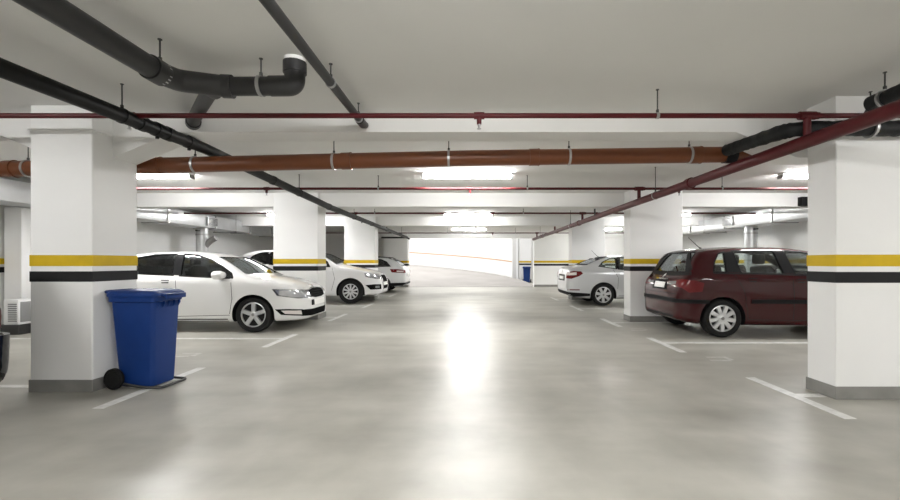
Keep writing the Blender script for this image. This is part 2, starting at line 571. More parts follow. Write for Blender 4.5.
tag(p, 'black wrapped pipe close to the ceiling above the red main, right edge', 'pipe')
pts, rs = wavy([(0, .32, 0), (0.02, -2.6, .0)], .065)
MB().tube(pts, rs, 20).build('wrapped_run', M['insul'], p)
hanger(p, 0, .2, 0, .068, ZC - 2.55)
MB().tube([(0, .3, -.02), (.05, .45, -.12)], .035, 14).build('elbow', M['darksteel'], p)

# black iron pipe along the left of the lane
p = empty('iron_pipe', (-2.95, 0, 2.45))
tag(p, 'long black pipe hanging along the left side of the lane', 'pipe')
def zk(y): return -.035 + .02 * y if y < 5 else max(-.055, .065 - .026 * (y - 5))
rk = .06
MB().tube([(0, -6, zk(0) - .02), (0, 2.5, zk(2.5)), (0, 4.9, zk(4.9)), (0, 5.6, zk(5.6)), (0, 9.3, zk(9.3)), (0, 20.6, zk(20))], rk, 20).build('pipe_run', M['blackpipe'], p)
for y in (.9, 3.73, 7.6, 11.2, 15.6, 19.0):
    hanger(p, 0, y, zk(y), rk, ZC - 2.45, cm='blackpipe')
for y in (3.95, 4.15, 4.3, 4.62, 6.6, 9.2, 13.2):
    collar(p, (0, y - .04, zk(y)), (0, y + .04, zk(y)), rk + .007, 'blackpipe')
for y in (4.15, 4.62, 12.0):
    MB().tube([(0, y, zk(y)), (0, y, zk(y) - .085)], .016, 10).build('drain_plug', M['blackpipe'], p)
# far elbow group
m = MB()
m.tube(fillet([(-1.2, 20.6, -.055), (0, 20.62, -.055), (.12, 20.5, -.13)], .1), .04, 14)
m.build('far_elbow', M['greypipe'], p)

# thick grey waste pipe with a wye, top left
p = empty('waste_pipe', (-2.1, 3.1, 2.53))
tag(p, 'thick dark grey waste pipe with branching fitting under the ceiling, top left', 'pipe')
rw_ = .07
MB().tube([(0, -8.5, .0), (0, -.10, .0)], rw_, 24).build('pipe_run', M['greypipe'], p)
MB().tube([(0, -.22, 0), (0, -.10, 0)], rw_ + .012, 24).build('coupling', M['greypipe'], p)
wy = fillet([(0, -.12, 0), (.03, .03, .01), (.30, .16, .02)], .05)
m = MB(); m.tube(wy, rw_ + .006, 24)
m.tube([(.16, .14, .02), (.10, .34, .057)], rw_ * .9, 20)
m.build('wye_fitting', M['greypipe'], p)
m = MB(); m.tube([(.27, .155, .02), (.34, .165, .02)], rw_ + .014, 24)
m.build('coupling', M['greypipe'], p)
MB().tube([(.3, .16, .02), (.70, .165, .025)], rw_ - .002, 24).build('branch_run', M['greypipe'], p)
el = fillet([(.62, .165, .025), (.80, .165, .027), (.80, .165, .14)], .11, 8)
MB().tube(el, rw_ + .004, 24).build('elbow', M['greypipe'], p)
MB().tube([(.80, .165, .12), (.80, .165, .2)], rw_ + .014, 24).build('elbow_socket', M['greypipe'], p)
MB().tube([(.80, .165, .2), (.80, .165, .229)], rw_ + .006, 24).build('elbow_sleeve', M['housing'], p)
MB().tube([(.10, .30, .055), (-.60, 1.2, .115), (-.70, 1.36, .125)], rw_ * .82, 20).build('branch_run', M['greypipe'], p)
MB().tube([(-.64, 1.26, .118), (-.70, 1.35, .124)], rw_ * .82 + .012, 20).build('end_collar', M['greypipe'], p)
hanger(p, 0, -.12, 0, rw_ + .006, ZC - 2.53)
hanger(p, .55, .163, .024, rw_, ZC - 2.53, axis='x')
hanger(p, 0, -2.2, 0, rw_, ZC - 2.53)

# thin dark pipe along the ceiling
p = empty('conduit_pipe', (-1.06, 4.2, 2.615))
tag(p, 'thin dark grey pipe along the ceiling ending at the first beam', 'pipe')
MB().tube(fillet([(0, -9.5, 0), (0, .18, 0), (0, .25, .02)], .1), .034, 18).build('pipe_run', M['greypipe'], p)
MB().tube([(0, .02, 0), (0, .16, 0)], .042, 18).build('end_coupling', M['greypipe'], p)
for y in (-.85, -.02, -2.6):
    hanger(p, 0, y, 0, .034, ZC - 2.615)

# ------------------------------------------------------------------ ventilation ducts along the side walls
def duct(sgn, label):
    t = empty('ventilation_duct', (sgn * 7.9, 0, 2.25))
    tag(t, label, 'duct')
    x0, x1 = -.32, .32
    MB().box(x0, x1, -2, 21.5, 0, .36, bev=.01).build('duct_run', M['duct'], t)
    for k in range(10):
        y = .8 + k * 2.05
        MB().box(x0 - .022, x1 + .022, y - .022, y + .022, -.022, .382).build('flange', M['zinc'], t)
    for y in (4.6, 9.4, 12.9, 17.0):
        b = MB().box(-sgn * .32 - .05, -sgn * .32 + .05, y - .25, y + .25, .05, .30, bev=.006).build('side_outlet', M['duct'], t)
        g = MB()
        xx = -sgn * .372
        for q in range(6):
            g.box(xx - .006, xx + .006, y - .22, y + .22, .075 + q * .036, .092 + q * .036)
        g.build('grille', M['darksteel'], b)
    for y in (3.2, 8.6, 14.2, 19.4):
        m = MB()
        for x in (x0 - .03, x1 + .03):
            m.tube([(x, y, -.04), (x, y, ZC - 2.25)], .007, 8)
        m.box(x0 - .06, x1 + .06, y - .02, y + .02, -.055, -.024)
        m.build('support_bracket', M['zinc'], t)
    return t
duct(-1, 'long grey metal ventilation duct along the left wall')
duct(1, 'long pale metal ventilation duct along the right wall')

def drop(X, Y, sgn, label):
    t = empty('duct_riser', (X, Y, 0))
    tag(t, label, 'duct')
    MB().tube([(0, 0, .002), (0, 0, 2.245)], .16, 24).build('riser_pipe', M['duct'], t)
    for z in (.55, 1.3, 2.05):
        MB().tube([(0, 0, z - .02), (0, 0, z + .02)], .172, 24).build('joint_ring', M['zinc'], t)
    if sgn < 0: MB().tube(fillet([(0, 0, 1.62), (-sgn * .22, 0, 1.86), (-sgn * .40, 0, 1.96)], .1), .085, 18).build('branch_stub', M['zinc'], t)
    MB().box(-.03, .03, -.28, .28, 2.14, 2.18).build('support_bracket', M['darksteel'], t)
drop(-7.85, 12.9, -1, 'round grey duct dropping from the left duct above the white saloon')
drop(7.85, 12.3, 1, 'round grey duct dropping from the right duct above the red car')

# shaft and ventilation unit seen past the left edge of the first pillar
sh = MB().box(-8.42, -8.1, 7.95, 8.25, .0, 2.24, bev=.008, seg=1).build('wall_shaft', M['pillar'])
tag(sh, kind='structure')
t = empty('air_unit', (-8.02, 7.72, 0))
tag(t, 'white boxed air unit with grey grille on the left wall', 'air unit')
MB().box(0, .26, -.16, .16, .17, .60, bev=.012).build('casing', M['housing'], t)
g = MB()
for q in range(9):
    g.box(.09, .235, -.172, -.158, .225 + q * .036, .243 + q * .036)
g.build('grille', M['endcap'], t)
MB().box(.26, .268, -.13, .13, .21, .56, bev=.004).build('side_panel', M['endcap'], t)
MB().box(-.02, .3, -.19, .19, .0, .17, bev=.006).build('stand', M['darksteel'], t)

# small junction box at the end of the right-hand beam
t = MB().box(7.16, 7.40, 9.49, 9.62, 2.47, 2.66, bev=.006).build('junction_box', M['trimblack'])
tag(t, 'black electrical box fixed to the beam above the red car', 'electrical box')

# ------------------------------------------------------------------ wheelie bin
def rrect(cx, cy, hx, hy, r, z, n=5):
    out = []
    for (sx, sy, a0) in ((1, 1, 0), (-1, 1, 90), (-1, -1, 180), (1, -1, 270)):
        for k in range(n + 1):
            a = R(a0 + 90 * k / n)
            out.append((cx + sx * (hx - r) + r * math.cos(a), cy + sy * (hy - r) + r * math.sin(a), z))
    return out

def make_bin():
    """front faces +x, wheels at -x"""
    t = empty('wheelie_bin')
    m = MB()
    rg = [rrect(.02, 0, .175, .165, .04, .016), rrect(.02, 0, .19, .18, .045, .026)]
    for k in range(1, 9):
        f = k / 8
        rg.append(rrect(.02 - .015 * f, 0, .19 + .05 * f, .18 + .033 * f, .045, .026 + .794 * f))
    rg += [rrect(.005, 0, .262, .233, .05, .825), rrect(.005, 0, .266, .237, .05, .872), rrect(.005, 0, .25, .222, .045, .874)]
    rg += [rrect(.005, 0, .235, .205, .04, .80), rrect(.02, 0, .165, .155, .035, .06)]
    m.loft(rg)
    body = m.build('body', M['binblue'], t)
    for y in (-.16, -.08, .0, .08, .16):
        MB().prism([(.252, .825), (.275, .825), (.275, .80), (.25, .76)], 'y', y - .006, y + .006).build('rim_rib', M['binblue'], body)
    # lid
    l = MB()
    l.loft([rrect(.01, 0, .275, .246, .05, .872), rrect(.01, 0, .282, .250, .055, .884), rrect(.01, 0, .278, .247, .055, .905),
            rrect(.0, 0, .25, .225, .05, .925), rrect(-.005, 0, .20, .18, .05, .935), rrect(-.01, 0, .16, .15, .05, .928)])
    lid = l.build('lid', M['binblue'], t)
    g = MB()
    g.box(.27, .345, -.16, .16, .872, .898, bev=.008)
    g.box(.33, .345, -.16, .16, .85, .898, bev=.006)
    g.build('lid_grip', M['binblue'], lid)
    h = MB()
    h.tube(fillet([(-.24, -.19, .90), (-.31, -.19, .92), (-.31, .19, .92), (-.24, .19, .90)], .04), .014, 12)
    h.build('handle', M['binblue'], t)
    # axle, wheels
    MB().tube([(-.17, -.24, .10), (-.17, .24, .10)], .012, 12).build('axle', M['darksteel'], t)
    for s in (-1, 1):
        w = MB()
        mt = Matrix.Translation((-.17, s * .235, .10))
        w.lathe([(.02, -.03), (.07, -.028), (.075, -.02), (.095, -.026), (.1, -.018), (.1, .018), (.095, .026), (.075, .02), (.07, .028), (.02, .03)], 28, mt)
        w.build('wheel', M['rubber'], t)
    f = MB()
    f.tube(fillet([(-.16, -.215, .06), (.16, -.225, .022), (.33, -.20, .022), (.33, .20, .022), (.16, .225, .022), (-.16, .215, .06)], .06), .013, 12)
    f.build('foot_bar', M['darksteel'], t)
    return t
b = make_bin()
b.location = (-3.312, 4.50, 0); b.rotation_euler = (0, 0, R(-4)); b.scale = (.95, .86, 1.04)
tag(b, 'large blue plastic wheelie bin with closed lid in front of the left pillar', 'bin')
b2 = copy_tree(b)
b2.location = (3.42, 26.5, 0); b2.rotation_euler = (0, 0, R(-100)); b2.scale = (1, 1, 1.05)
tag(b2, 'small distant blue bin standing at the foot of the ramp', 'bin')

# ------------------------------------------------------------------ cars
def pchip(pts):
    xs = [p[0] for p in pts]; ys_ = [p[1] for p in pts]
    n = len(xs)
    d = [(ys_[i + 1] - ys_[i]) / (xs[i + 1] - xs[i]) for i in range(n - 1)]
    m = [d[0]] + [0 if d[i - 1] * d[i] <= 0 else 2 * d[i - 1] * d[i] / (d[i - 1] + d[i]) for i in range(1, n - 1)] + [d[-1]]
    def f(x):
        if x <= xs[0]: return ys_[0]
        if x >= xs[-1]: return ys_[-1]
        i = 0
        while xs[i + 1] < x: i += 1
        h = xs[i + 1] - xs[i]; t = (x - xs[i]) / h
        return ((2 * t**3 - 3 * t**2 + 1) * ys_[i] + (t**3 - 2 * t**2 + t) * h * m[i] + (-2 * t**3 + 3 * t**2) * ys_[i + 1] + (t**3 - t**2) * h * m[i + 1])
    return f

def body_rings(S, inset=None):
    """closed cross-sections along the car; inset: cabin cavity instead of the outer skin"""
    L = S['L']
    zt, zb, wf = S['fzt'], S['fzb'], S['fw']
    zsh = S['shoulder']; tum = S.get('tumble', .36)
    if inset is None:
        ends = [0, .004, .012, .025, .045, .07, .10, .14, .19, .25, .32, .40, .48]
        xs = ends + [.56 + (L - 1.12) * k / 44 for k in range(45)] + [L - e for e in ends[::-1]]
    else:
        xs = [inset['x0'] + (inset['x1'] - inset['x0']) * k / 30 for k in range(31)]
    rings = []
    for x in xs:
        T, B, W = zt(x), zb(x), wf(x)
        if inset is not None:
            T -= .045; W -= .065; B = inset['zb']
            if T < B + .1: T = B + .1
        crown = min(.035, .12 * (T - B))
        Te = T - crown
        rt = min(S.get('rt', .09), .42 * (Te - B)); rb = min(.10, .4 * (Te - B))
        def hw(z):
            if z <= zsh:
                q = (zsh - .16 - z) / zsh
                h = W * (1 - (.10 * q * q if q > 0 else .05 * q * q))
            else:
                s_ = min(1, (z - zsh) / .10)
                h = W * (1 - .05 * .16**2 / zsh**2) - .022 * s_ * s_ * (3 - 2 * s_) - tum * max(0, z - zsh - .03)
            return h
        half = []
        hb = hw(B + rb) - rb * 1.0
        for k in range(3): half.append((max(hb, .02) * k / 3, B))
        for k in range(5):
            a = PI / 2 * k / 4
            z = B + rb * (1 - math.cos(a))
            half.append((max(hw(z) - rb * (1 - math.sin(a)), .02), z))
        ns = 16
        for k in range(1, ns):
            z = B + rb + (Te - rt - B - rb) * k / ns
            half.append((max(hw(z), .03), z))
        for k in range(6):
            a = PI / 2 * k / 5
            z = Te - rt + rt * math.sin(a)
            half.append((max(hw(z) - rt * (1 - math.cos(a)), .02), z))
        ye = half[-1][0]
        for k in range(1, 8):
            y = ye * (1 - k / 7)
            half.append((y, Te + crown * (1 - (y / ye) ** 2)))
        ring = [(x, y, z) for y, z in half] + [(x, -y, z) for y, z in half[-2:0:-1]]
        rings.append(ring)
    return rings

class Car:
    def __init__(s, name, S, paint, label, cat='car', glass='glass'):
        s.S = S; s.L = S['L']; s.paint = paint; s.glass = glass
        S['fzt'], S['fzb'], S['fw'] = pchip(S['top']), pchip(S['bot']), pchip(S['wid'])
        s.root = empty(name)
        tag(s.root, label, cat)
        # skin for projection
        mb = MB().loft(body_rings(S))
        bmesh.ops.recalc_face_normals(mb.bm, faces=mb.bm.faces)
        s.bvh = BVHTree.FromBMesh(mb.bm)
        s.body = mb.build('body', M[paint], s.root, ang=50)
        s.cut()
        s.wheels()
        s.inside()
    def cut(s):
        S = s.S
        cutters = []
        def cutter(mb, mat):
            o = mb.build('cutter', M[mat], None)
            cutters.append(o)
        cutter(MB().loft(body_rings(S, S['cabin'])), 'interior')
        for poly in S['side_windows']:
            cutter(MB().prism(poly, 'y', -1.3, 1.3), 'trimblack')
        if S.get('screen'):
            cutter(MB().prism(s.sym(S['screen']), 'x', S['screen_x'], s.L + 1), 'trimblack')
        if S.get('rear_glass'):
            cutter(MB().prism(s.sym(S['rear_glass']), 'x', -1, S['rear_x']), 'trimblack')
        for ax in (S['ra'], S['fa']):
            for sg in (-1, 1):
                W = S['fw'](ax)
                mb = MB()
                r = S['wr'] + .045
                pr = [(ax + r * math.cos(a) * 1.02, S['wr'] + r * math.sin(a)) for a in [PI * k / 20 for k in range(21)]]
                pr += [(ax - r * 1.02, -.2), (ax + r * 1.02, -.2)]
                mb.prism(pr, 'y', sg * (W - .30), sg * (W + .3))
                cutter(mb, 'interior')
        for c in cutters:
            md = s.body.modifiers.new('cut', 'BOOLEAN')
            md.operation = 'DIFFERENCE'; md.solver = 'EXACT'; md.object = c
            try: md.material_mode = 'TRANSFER'
            except Exception: pass
        dg = bpy.context.evaluated_depsgraph_get()
        dg.update()
        me = bpy.data.meshes.new_from_object(s.body.evaluated_get(dg))
        s.body.modifiers.clear()
        s.body.data = me
        me.polygons.foreach_set('use_smooth', [True] * len(me.polygons))
        me.set_sharp_from_angle(angle=R(38))
        for c in cutters: bpy.data.objects.remove(c)
    @staticmethod
    def sym(half):
        return [(y, z) for y, z in half] + [(-y, z) for y, z in half[::-1]]
    # --- projected panels
    def mapper(s, kind, sg=1, cx=0):
        L = s.L
        if kind == 'side': return lambda p: (Vector((p[0], sg * 3, p[1])), Vector((0, -sg, 0)))
        if kind == 'front': return lambda p: (Vector((L + 3, p[0], p[1])), Vector((-1, 0, 0)))
        if kind == 'rear': return lambda p: (Vector((-3, p[0], p[1])), Vector((1, 0, 0)))
        if kind == 'top': return lambda p: (Vector((p[0], p[1], 4)), Vector((0, 0, -1)))
        if kind == 'cyl':      # p = (arc deg from dead ahead (or astern when sg<0), z); positive to +y
            def f(p):
                a = R(p[0] / .014)
                d = Vector((math.cos(a) * sg, math.sin(a), 0))
                return Vector((cx, 0, p[1])) + d * 4, -d
            return f
    def patch(s, name, poly, mp, mat, off=.004, thick=.012, parent=None, res=.05):
        n0 = len(poly)
        bd = []
        for i in range(n0):
            a, b = Vector(poly[i]).to_2d(), Vector(poly[(i + 1) % n0]).to_2d()
            k = max(1, int((b - a).length / res))
            for j in range(k): bd.append(a.lerp(b, j / k))
        xs = [p.x for p in bd]; zs = [p.y for p in bd]
        pts = list(bd)
        nx = int((max(xs) - min(xs)) / res); nz = int((max(zs) - min(zs)) / res)
        def inside(q):
            c = False
            for i in range(len(bd)):
                a, b = bd[i], bd[(i + 1) % len(bd)]
                if (a.y > q.y) != (b.y > q.y) and q.x < (b.x - a.x) * (q.y - a.y) / (b.y - a.y) + a.x: c = not c
            return c
        for i in range(1, nx + 1):
            for j in range(1, nz + 1):
                q = Vector((min(xs) + (i - .5 + .5 * (j % 2)) * res, min(zs) + j * res))
                if inside(q) and min((q - e).length for e in bd) > res * .4: pts.append(q)
        V, E, F, *_ = delaunay_2d_cdt(pts, [], [list(range(len(bd)))], 1, 1e-5)
        bm = bmesh.new()
        va, vb = [], []
        for v in V:
            o, d = mp((v.x, v.y))
            h, nrm, _, _ = s.bvh.ray_cast(o, d)
            if h is None:
                h, nrm, _, _ = s.bvh.find_nearest(o + d * 3)
            va.append(bm.verts.new(h + nrm * off))
            vb.append(bm.verts.new(h + nrm * (off - thick)))
        ec = {}
        for f in F:
            for i in range(3):
                e = (f[i], f[(i + 1) % 3])
                ec[tuple(sorted(e))] = ec.get(tuple(sorted(e)), 0) + 1
            try:
                bm.faces.new([va[i] for i in f]); bm.faces.new([vb[i] for i in f][::-1])
            except ValueError: pass
        for (a, b), c in ec.items():
            if c == 1:
                try: bm.faces.new((va[a], va[b], vb[b], vb[a]))
                except ValueError: pass
        m = MB(); m.bm.free(); m.bm = bm
        return m.build(name, M[mat], parent or s.root, ang=40)
    def strip(s, name, pts, wd, mp, mat, off=.002, thick=.006, parent=None):
        """narrow band along a polyline"""
        P = [Vector(p).to_2d() for p in pts]
        l, r = [], []
        for i, p in enumerate(P):
            t = (P[min(i + 1, len(P) - 1)] - P[max(i - 1, 0)]).normalized()
            n = Vector((-t.y, t.x)) * wd / 2
            l.append(p + n); r.append(p - n)
        return s.patch(name, [tuple(q) for q in l + r[::-1]], mp, mat, off, thick, parent, res=.06)
    def ring(s, name, poly, wd, mp, mat, off=.004, thick=.010, res=.05):
        """closed band just outside a polygon (window surround)"""
        P = [Vector(p).to_2d() for p in poly]
        area = sum(P[i].x * P[(i + 1) % len(P)].y - P[(i + 1) % len(P)].x * P[i].y for i in range(len(P)))
        if area < 0: P = P[::-1]
        bd = []
        for i, a in enumerate(P):
            b = P[(i + 1) % len(P)]
            k = max(1, int((b - a).length / res))
            bd += [a.lerp(b, j / k) for j in range(k)]
        n = len(bd)
        rows = []
        bm = bmesh.new()
        def pj(q, o_):
            o, d = mp((q.x, q.y))
            h, nr, _, _ = s.bvh.ray_cast(o, d)
            if h is None: h, nr, _, _ = s.bvh.find_nearest(o + d * 3)
            return bm.verts.new(h + nr * o_)
        for i, q in enumerate(bd):
            e1 = (q - bd[i - 1]).normalized(); e2 = (bd[(i + 1) % n] - q).normalized()
            t = (e1 + e2).normalized()
            nm = Vector((t.y, -t.x)) * wd / max(.5, t.dot(e2))
            rows.append((pj(q, off), pj(q + nm, off), pj(q + nm, off - thick), pj(q, off - thick)))
        for a, b in zip(rows, rows[1:] + rows[:1]):
            for k in range(4): bm.faces.new((a[k], a[(k + 1) % 4], b[(k + 1) % 4], b[k]))
        m = MB(); m.bm.free(); m.bm = bm
        return m.build(name, M[mat], s.root, ang=40)
    def both(s, name, poly, kind, mat, off=.004, thick=.012, cx=0, front=True, res=.05, parent=None):
        out = []
        if kind == 'side':
            for sg in (-1, 1):
                out.append(s.patch(name, poly, s.mapper('side', sg), mat, off, thick, parent, res))
        elif kind == 'cyl':
            for q in (-1, 1):
                pl = [(q * a * .014, z) for a, z in poly]
                out.append(s.patch(name, pl, s.mapper('cyl', 1 if front else -1, cx), mat, off, thick, parent, res))
        return out
    def cyl(s, name, poly, mat, cx, front=True, off=.004, thick=.012, res=.05, parent=None):
        return s.patch(name, [(a * .014, z) for a, z in poly], s.mapper('cyl', 1 if front else -1, cx), mat, off, thick, parent, res)
    # --- wheels
    def wheels(s):
        S = s.S
        proto = None
        r = S['wr']; tw = .205; rr = r * S.get('rimk', .66)
        t = MB()
        hw_ = tw / 2
        t.lathe([(rr, -hw_ * .8), (rr + .02, -hw_ * .98), (r * .93, -hw_), (r * .985, -hw_ * .82), (r, -hw_ * .6), (r, hw_ * .6),
                 (r * .985, hw_ * .82), (r * .93, hw_), (rr + .02, hw_ * .98), (rr, hw_ * .8)], 48, close=True)
        tyre = t.build('wheel', M['rubber'], None)
        b_ = MB()
        b_.lathe([(rr * .99, -.06), (rr * .99, .03), (.03, .03), (.03, -.02), (rr * .9, -.02)], 40)
        back = b_.build('rim_barrel', M['rubber'], tyre)
        q = MB()
        ns = S['spokes']; ws = S['spoke_w']
        yo = -hw_ * .80
        q.lathe([(rr * 1.0, yo - .004), (rr * .93, yo - .008), (rr * .90, yo + .02), (rr * .985, yo + .02)], 48, close=True)
        q.lathe([(rr * .26, yo + .03), (rr * .25, yo - .004), (rr * .18, yo - .012), (.004, yo - .012)], 24)
        for k in range(ns):
            b2 = bmesh.new()
            w0, w1 = ws
            vs = []
            for (rad, ww, y0, y1) in ((rr * .16, w0, yo - .002, yo + .035), (rr * .6, (w0 + w1) / 2, yo - .008, yo + .028), (rr * .95, w1, yo - .004, yo + .022)):
                vs.append([b2.verts.new((rad, y0, -ww * .4)), b2.verts.new((rad, y0, ww * .4)), b2.verts.new((rad, y1, ww * .5)), b2.verts.new((rad, y1, -ww * .5))])
            for a, c in zip(vs, vs[1:]):
                for j in range(4): b2.faces.new((a[j], a[(j + 1) % 4], c[(j + 1) % 4], c[j]))
            b2.faces.new(vs[0][::-1]); b2.faces.new(vs[-1])
            bmesh.ops.recalc_face_normals(b2, faces=b2.faces)
            q.add(b2, Matrix.Rotation(2 * PI * k / ns + S.get('spoke_a', PI / 2), 4, 'Y'))
        rim = q.build('rim', M['alloy'], tyre)
        cap = MB().lathe([(rr * .13, yo - .01), (rr * .12, yo - .016), (.004, yo - .017)], 20).build('hub_cap', M['endcap'], tyre)
        first = True
        for ax in (S['fa'], S['ra']):
            for sg in (-1, 1):
                o = tyre if first else copy_tree(tyre)
                first = False
                o.parent = s.root
                y = S['fw'](ax) - hw_ - .015
                o.location = (ax - s.L / 2, sg * y, r)
                o.rotation_euler = (0, 0, 0 if sg < 0 else PI)
        s.wheel_objs = True
    def inside(s):
        S = s.S
        c = S['cabin']
        def seat(x, y, wd):
            m = MB()
            z0 = c['zb']
            m.box(x - .25, x + .27, y - wd, y + wd, z0, z0 + .16, bev=.04)
            b2 = bmesh.new()
            m2 = MB().box(-.07, .07, -wd, wd, 0, .58, bev=.05)
            me = bpy.data.meshes.new('t'); m2.bm.to_mesh(me); m2.bm.free()
            me.transform(Matrix.Translation((x - .24, y, z0 + .1)) @ Matrix.Rotation(R(-14), 4, 'Y'))
            m.bm.from_mesh(me); b2.free(); bpy.data.meshes.remove(me)
            hr = [0] if wd < .35 else [-wd * .6, wd * .6]
            for q in hr:
                m.box(x - .46, x - .36, y + q - .13, y + q + .13, z0 + .69, z0 + .87, bev=.04)
            m.build('seat', M['seat'], s.root)
        xs = S['seat_x']
        seat(xs, -.37, .24); seat(xs, .37, .24)
        seat(xs - .85, 0, .55)
        # dashboard and steering wheel
        m = MB()
        m.box(S['dash_x'] - .30, S['dash_x'], -.6, .6, .62, S['dash_z'], bev=.06)
        m.build('dashboard', M['interior'], s.root)
        w_ = MB()
        mt = Matrix.Translation((S['dash_x'] - .42, .36, S['dash_z'] - .05)) @ Matrix.Rotation(R(65), 4, 'Z') @ Matrix.Rotation(0, 4, 'X')
        ring = [(0.18 * math.cos(2 * PI * k / 24), .18 * math.sin(2 * PI * k / 24)) for k in range(25)]
        w_.tube([(S['dash_x'] - .42 - p[1] * .35, .36 + p[0], S['dash_z'] - .04 + p[1] * .93) for p in ring], .014, 8)
        w_.build('steering_wheel', M['interior'], s.root)
    # --- generic trimmings
    def trim(s):
        S = s.S
        for poly in S['side_windows']:
            for sg in (-1, 1):
                s.patch('side_window', poly, s.mapper('side', sg), s.glass, -.012, .004)
                s.ring('window_surround', poly, .018, s.mapper('side', sg), 'trimblack')
        if S.get('screen'):
            s.patch('windscreen', s.sym(S['screen']), s.mapper('front'), 'glass', -.010, .004, res=.07)
        if S.get('rear_glass'):
            s.ring('rear_window_surround', s.sym(S['rear_glass']), .03, s.mapper('rear'), 'trimblack', .003)
            s.patch('rear_window', s.sym(S['rear_glass']), s.mapper('rear'), s.glass, -.010, .004, res=.07)
        for poly in S.get('pillars', []):
            s.both('window_pillar', poly, 'side', 'trimblack', .003, .01)
        for line in S.get('seams', []):
            for sg in (-1, 1):
                s.strip('panel_gap', line, .008, s.mapper('side', sg), 'seam', .0015, .006)
        for (x, z) in S.get('handles', []):
            for sg in (-1, 1):
                h = s.patch('door_handle', [(x - .10, z - .014), (x + .10, z - .010), (x + .10, z + .014), (x - .10, z + .016)], s.mapper('side', sg), s.paint, .028, .014, res=.03)
                s.patch('handle_recess', [(x - .06, z - .03), (x + .06, z - .03), (x + .07, z + .03), (x - .07, z + .03)], s.mapper('side', sg), 'seam', .002, .006, h, res=.03)
        if S.get('mirror'):
            x, z = S['mirror']
            for sg in (-1, 1):
                W = S['fw'](x)
                m = MB()
                rg = []
                for (dx, k) in ((.10, .45), (.085, .75), (.04, .98), (-.02, 1.0), (-.06, .96)):
                    rg.append([(x + dx, sg * (W + .10) + .125 * k * math.cos(a), z + .02 + .075 * k * math.sin(a)) for a in [2 * PI * j / 16 for j in range(16)]])
                m.loft(rg)
                mm = m.build('side_mirror', M[s.paint], s.root)
                MB().box(x - .03, x + .04, min(sg * (W - .06), sg * (W + .03)), max(sg * (W - .06), sg * (W + .03)), z - .055, z - .02, bev=.008).build('mirror_stalk', M['trimblack'], mm)
        if S.get('antenna'):
            x = S['antenna']
            z = S['fzt'](x)
            m = MB()
            m.tube([(x + .03, 0, z - .01), (x - .02, 0, z + .02), (x - .21, 0, z + .20)], [.018, .008, .004], 8)
            m.build('antenna', M['trimblack'], s.root)
    def badge(s, name, y, z, r, mp, mat='chrome', off=.012):
        pl = [(y + r * math.cos(a), z + r * math.sin(a)) for a in [2 * PI * k / 16 for k in range(16)]]
        return s.patch(name, pl, mp, mat, off, .012, res=.03)
    def finish(s, x, y, rz=0):
        # everything but the wheels was laid out from the rear bumper: recentre
        for ch in s.root.children:
            if not ch.name.startswith('wheel') or ch.name.startswith('wheel_'):
                if ch.type == 'MESH' and ch.data.users == 1:
                    ch.data.transform(Matrix.Translation((-s.L / 2, 0, 0)))
                    stack = list(ch.children)
                    while stack:
                        c = stack.pop()
                        c.data.transform(Matrix.Translation((-s.L / 2, 0, 0)))
                        stack += list(c.children)
        s.root.location = (x, y, 0)
        s.root.rotation_euler = (0, 0, rz)
        return s.root

def cyc(P, k): return [(a, b * k) for a, b in P]

# --- 1: white saloon, nose to the lane
rapid = dict(L=4.48, shoulder=.92, ra=1.0, fa=3.60, wr=.315, spokes=5, spoke_w=(.085, .075), spoke_a=-PI / 2, rimk=.70,
    top=[(0, .62), (.01, .80), (.05, .98), (.15, 1.06), (.45, 1.12), (1.0, 1.35), (1.5, 1.44), (2.0, 1.463), (2.5, 1.435), (2.85, 1.355), (3.15, 1.205), (3.52, 1.005), (3.8, .955), (4.1, .885), (4.3, .805), (4.42, .715), (4.465, .62), (4.48, .50)],
    bot=[(0, .42), (.03, .30), (.3, .23), (.8, .19), (3.6, .18), (4.2, .19), (4.42, .205), (4.465, .25), (4.48, .36)],
    wid=[(0, .50), (.02, .62), (.10, .74), (.3, .81), (.9, .85), (2.2, .853), (3.6, .85), (3.95, .825), (4.15, .775), (4.3, .70), (4.4, .595), (4.45, .48), (4.48, .33)],
    cabin=dict(x0=.55, x1=3.30, zb=.50),
    side_windows=[[(1.02, 1.075), (1.20, 1.20), (1.45, 1.315), (1.75, 1.372), (2.14, 1.385), (2.17, 1.02)],
                  [(2.30, 1.01), (2.28, 1.385), (2.52, 1.365), (2.80, 1.275), (3.02, 1.16), (3.20, 1.045), (3.24, .965)]],
    screen=[(.66, 1.03), (.52, 1.345)], screen_x=2.3, rear_glass=[(.56, 1.15), (.48, 1.33)], rear_x=1.5,
    seat_x=2.25, dash_x=3.3, dash_z=1.0,
    pillars=[[(2.165, 1.02), (2.135, 1.385), (2.285, 1.385), (2.305, 1.01)]],
    seams=[[(2.26, .30), (2.26, .7), (2.24, .99)], [(3.19, .33), (3.24, .6), (3.22, .93)], [(1.30, .48), (1.32, .8), (1.2, 1.03)], [(1.36, .30), (2.3, .29), (3.19, .31)]],
    handles=[(2.06, .905), (1.32, .93)], mirror=(3.06, 1.0), antenna=.98)
c = Car('saloon_car', rapid, 'paint_white', 'white saloon car with five spoke wheels behind the large blue bin', glass='glass_dark')
c.trim()
FX = 3.55
mf = c.mapper('front')
for h in c.both('headlight', [(22, .60), (24, .715), (40, .735), (62, .755), (58, .66), (40, .605)], 'cyl', 'lens', .006, .016, FX):
    pass
c.both('headlight_trim', [(20, .59), (22, .73), (40, .75), (65, .77), (60, .65), (40, .592)], 'cyl', 'lensdark', .003, .016, FX)
c.cyl('grille', [(-21, .60), (-22, .72), (-10, .745), (10, .745), (22, .72), (21, .60), (10, .575), (-10, .575)], 'mesh', FX, off=.006)
g = c.root.children
for q in range(5):
    a0 = -19 + q * 0
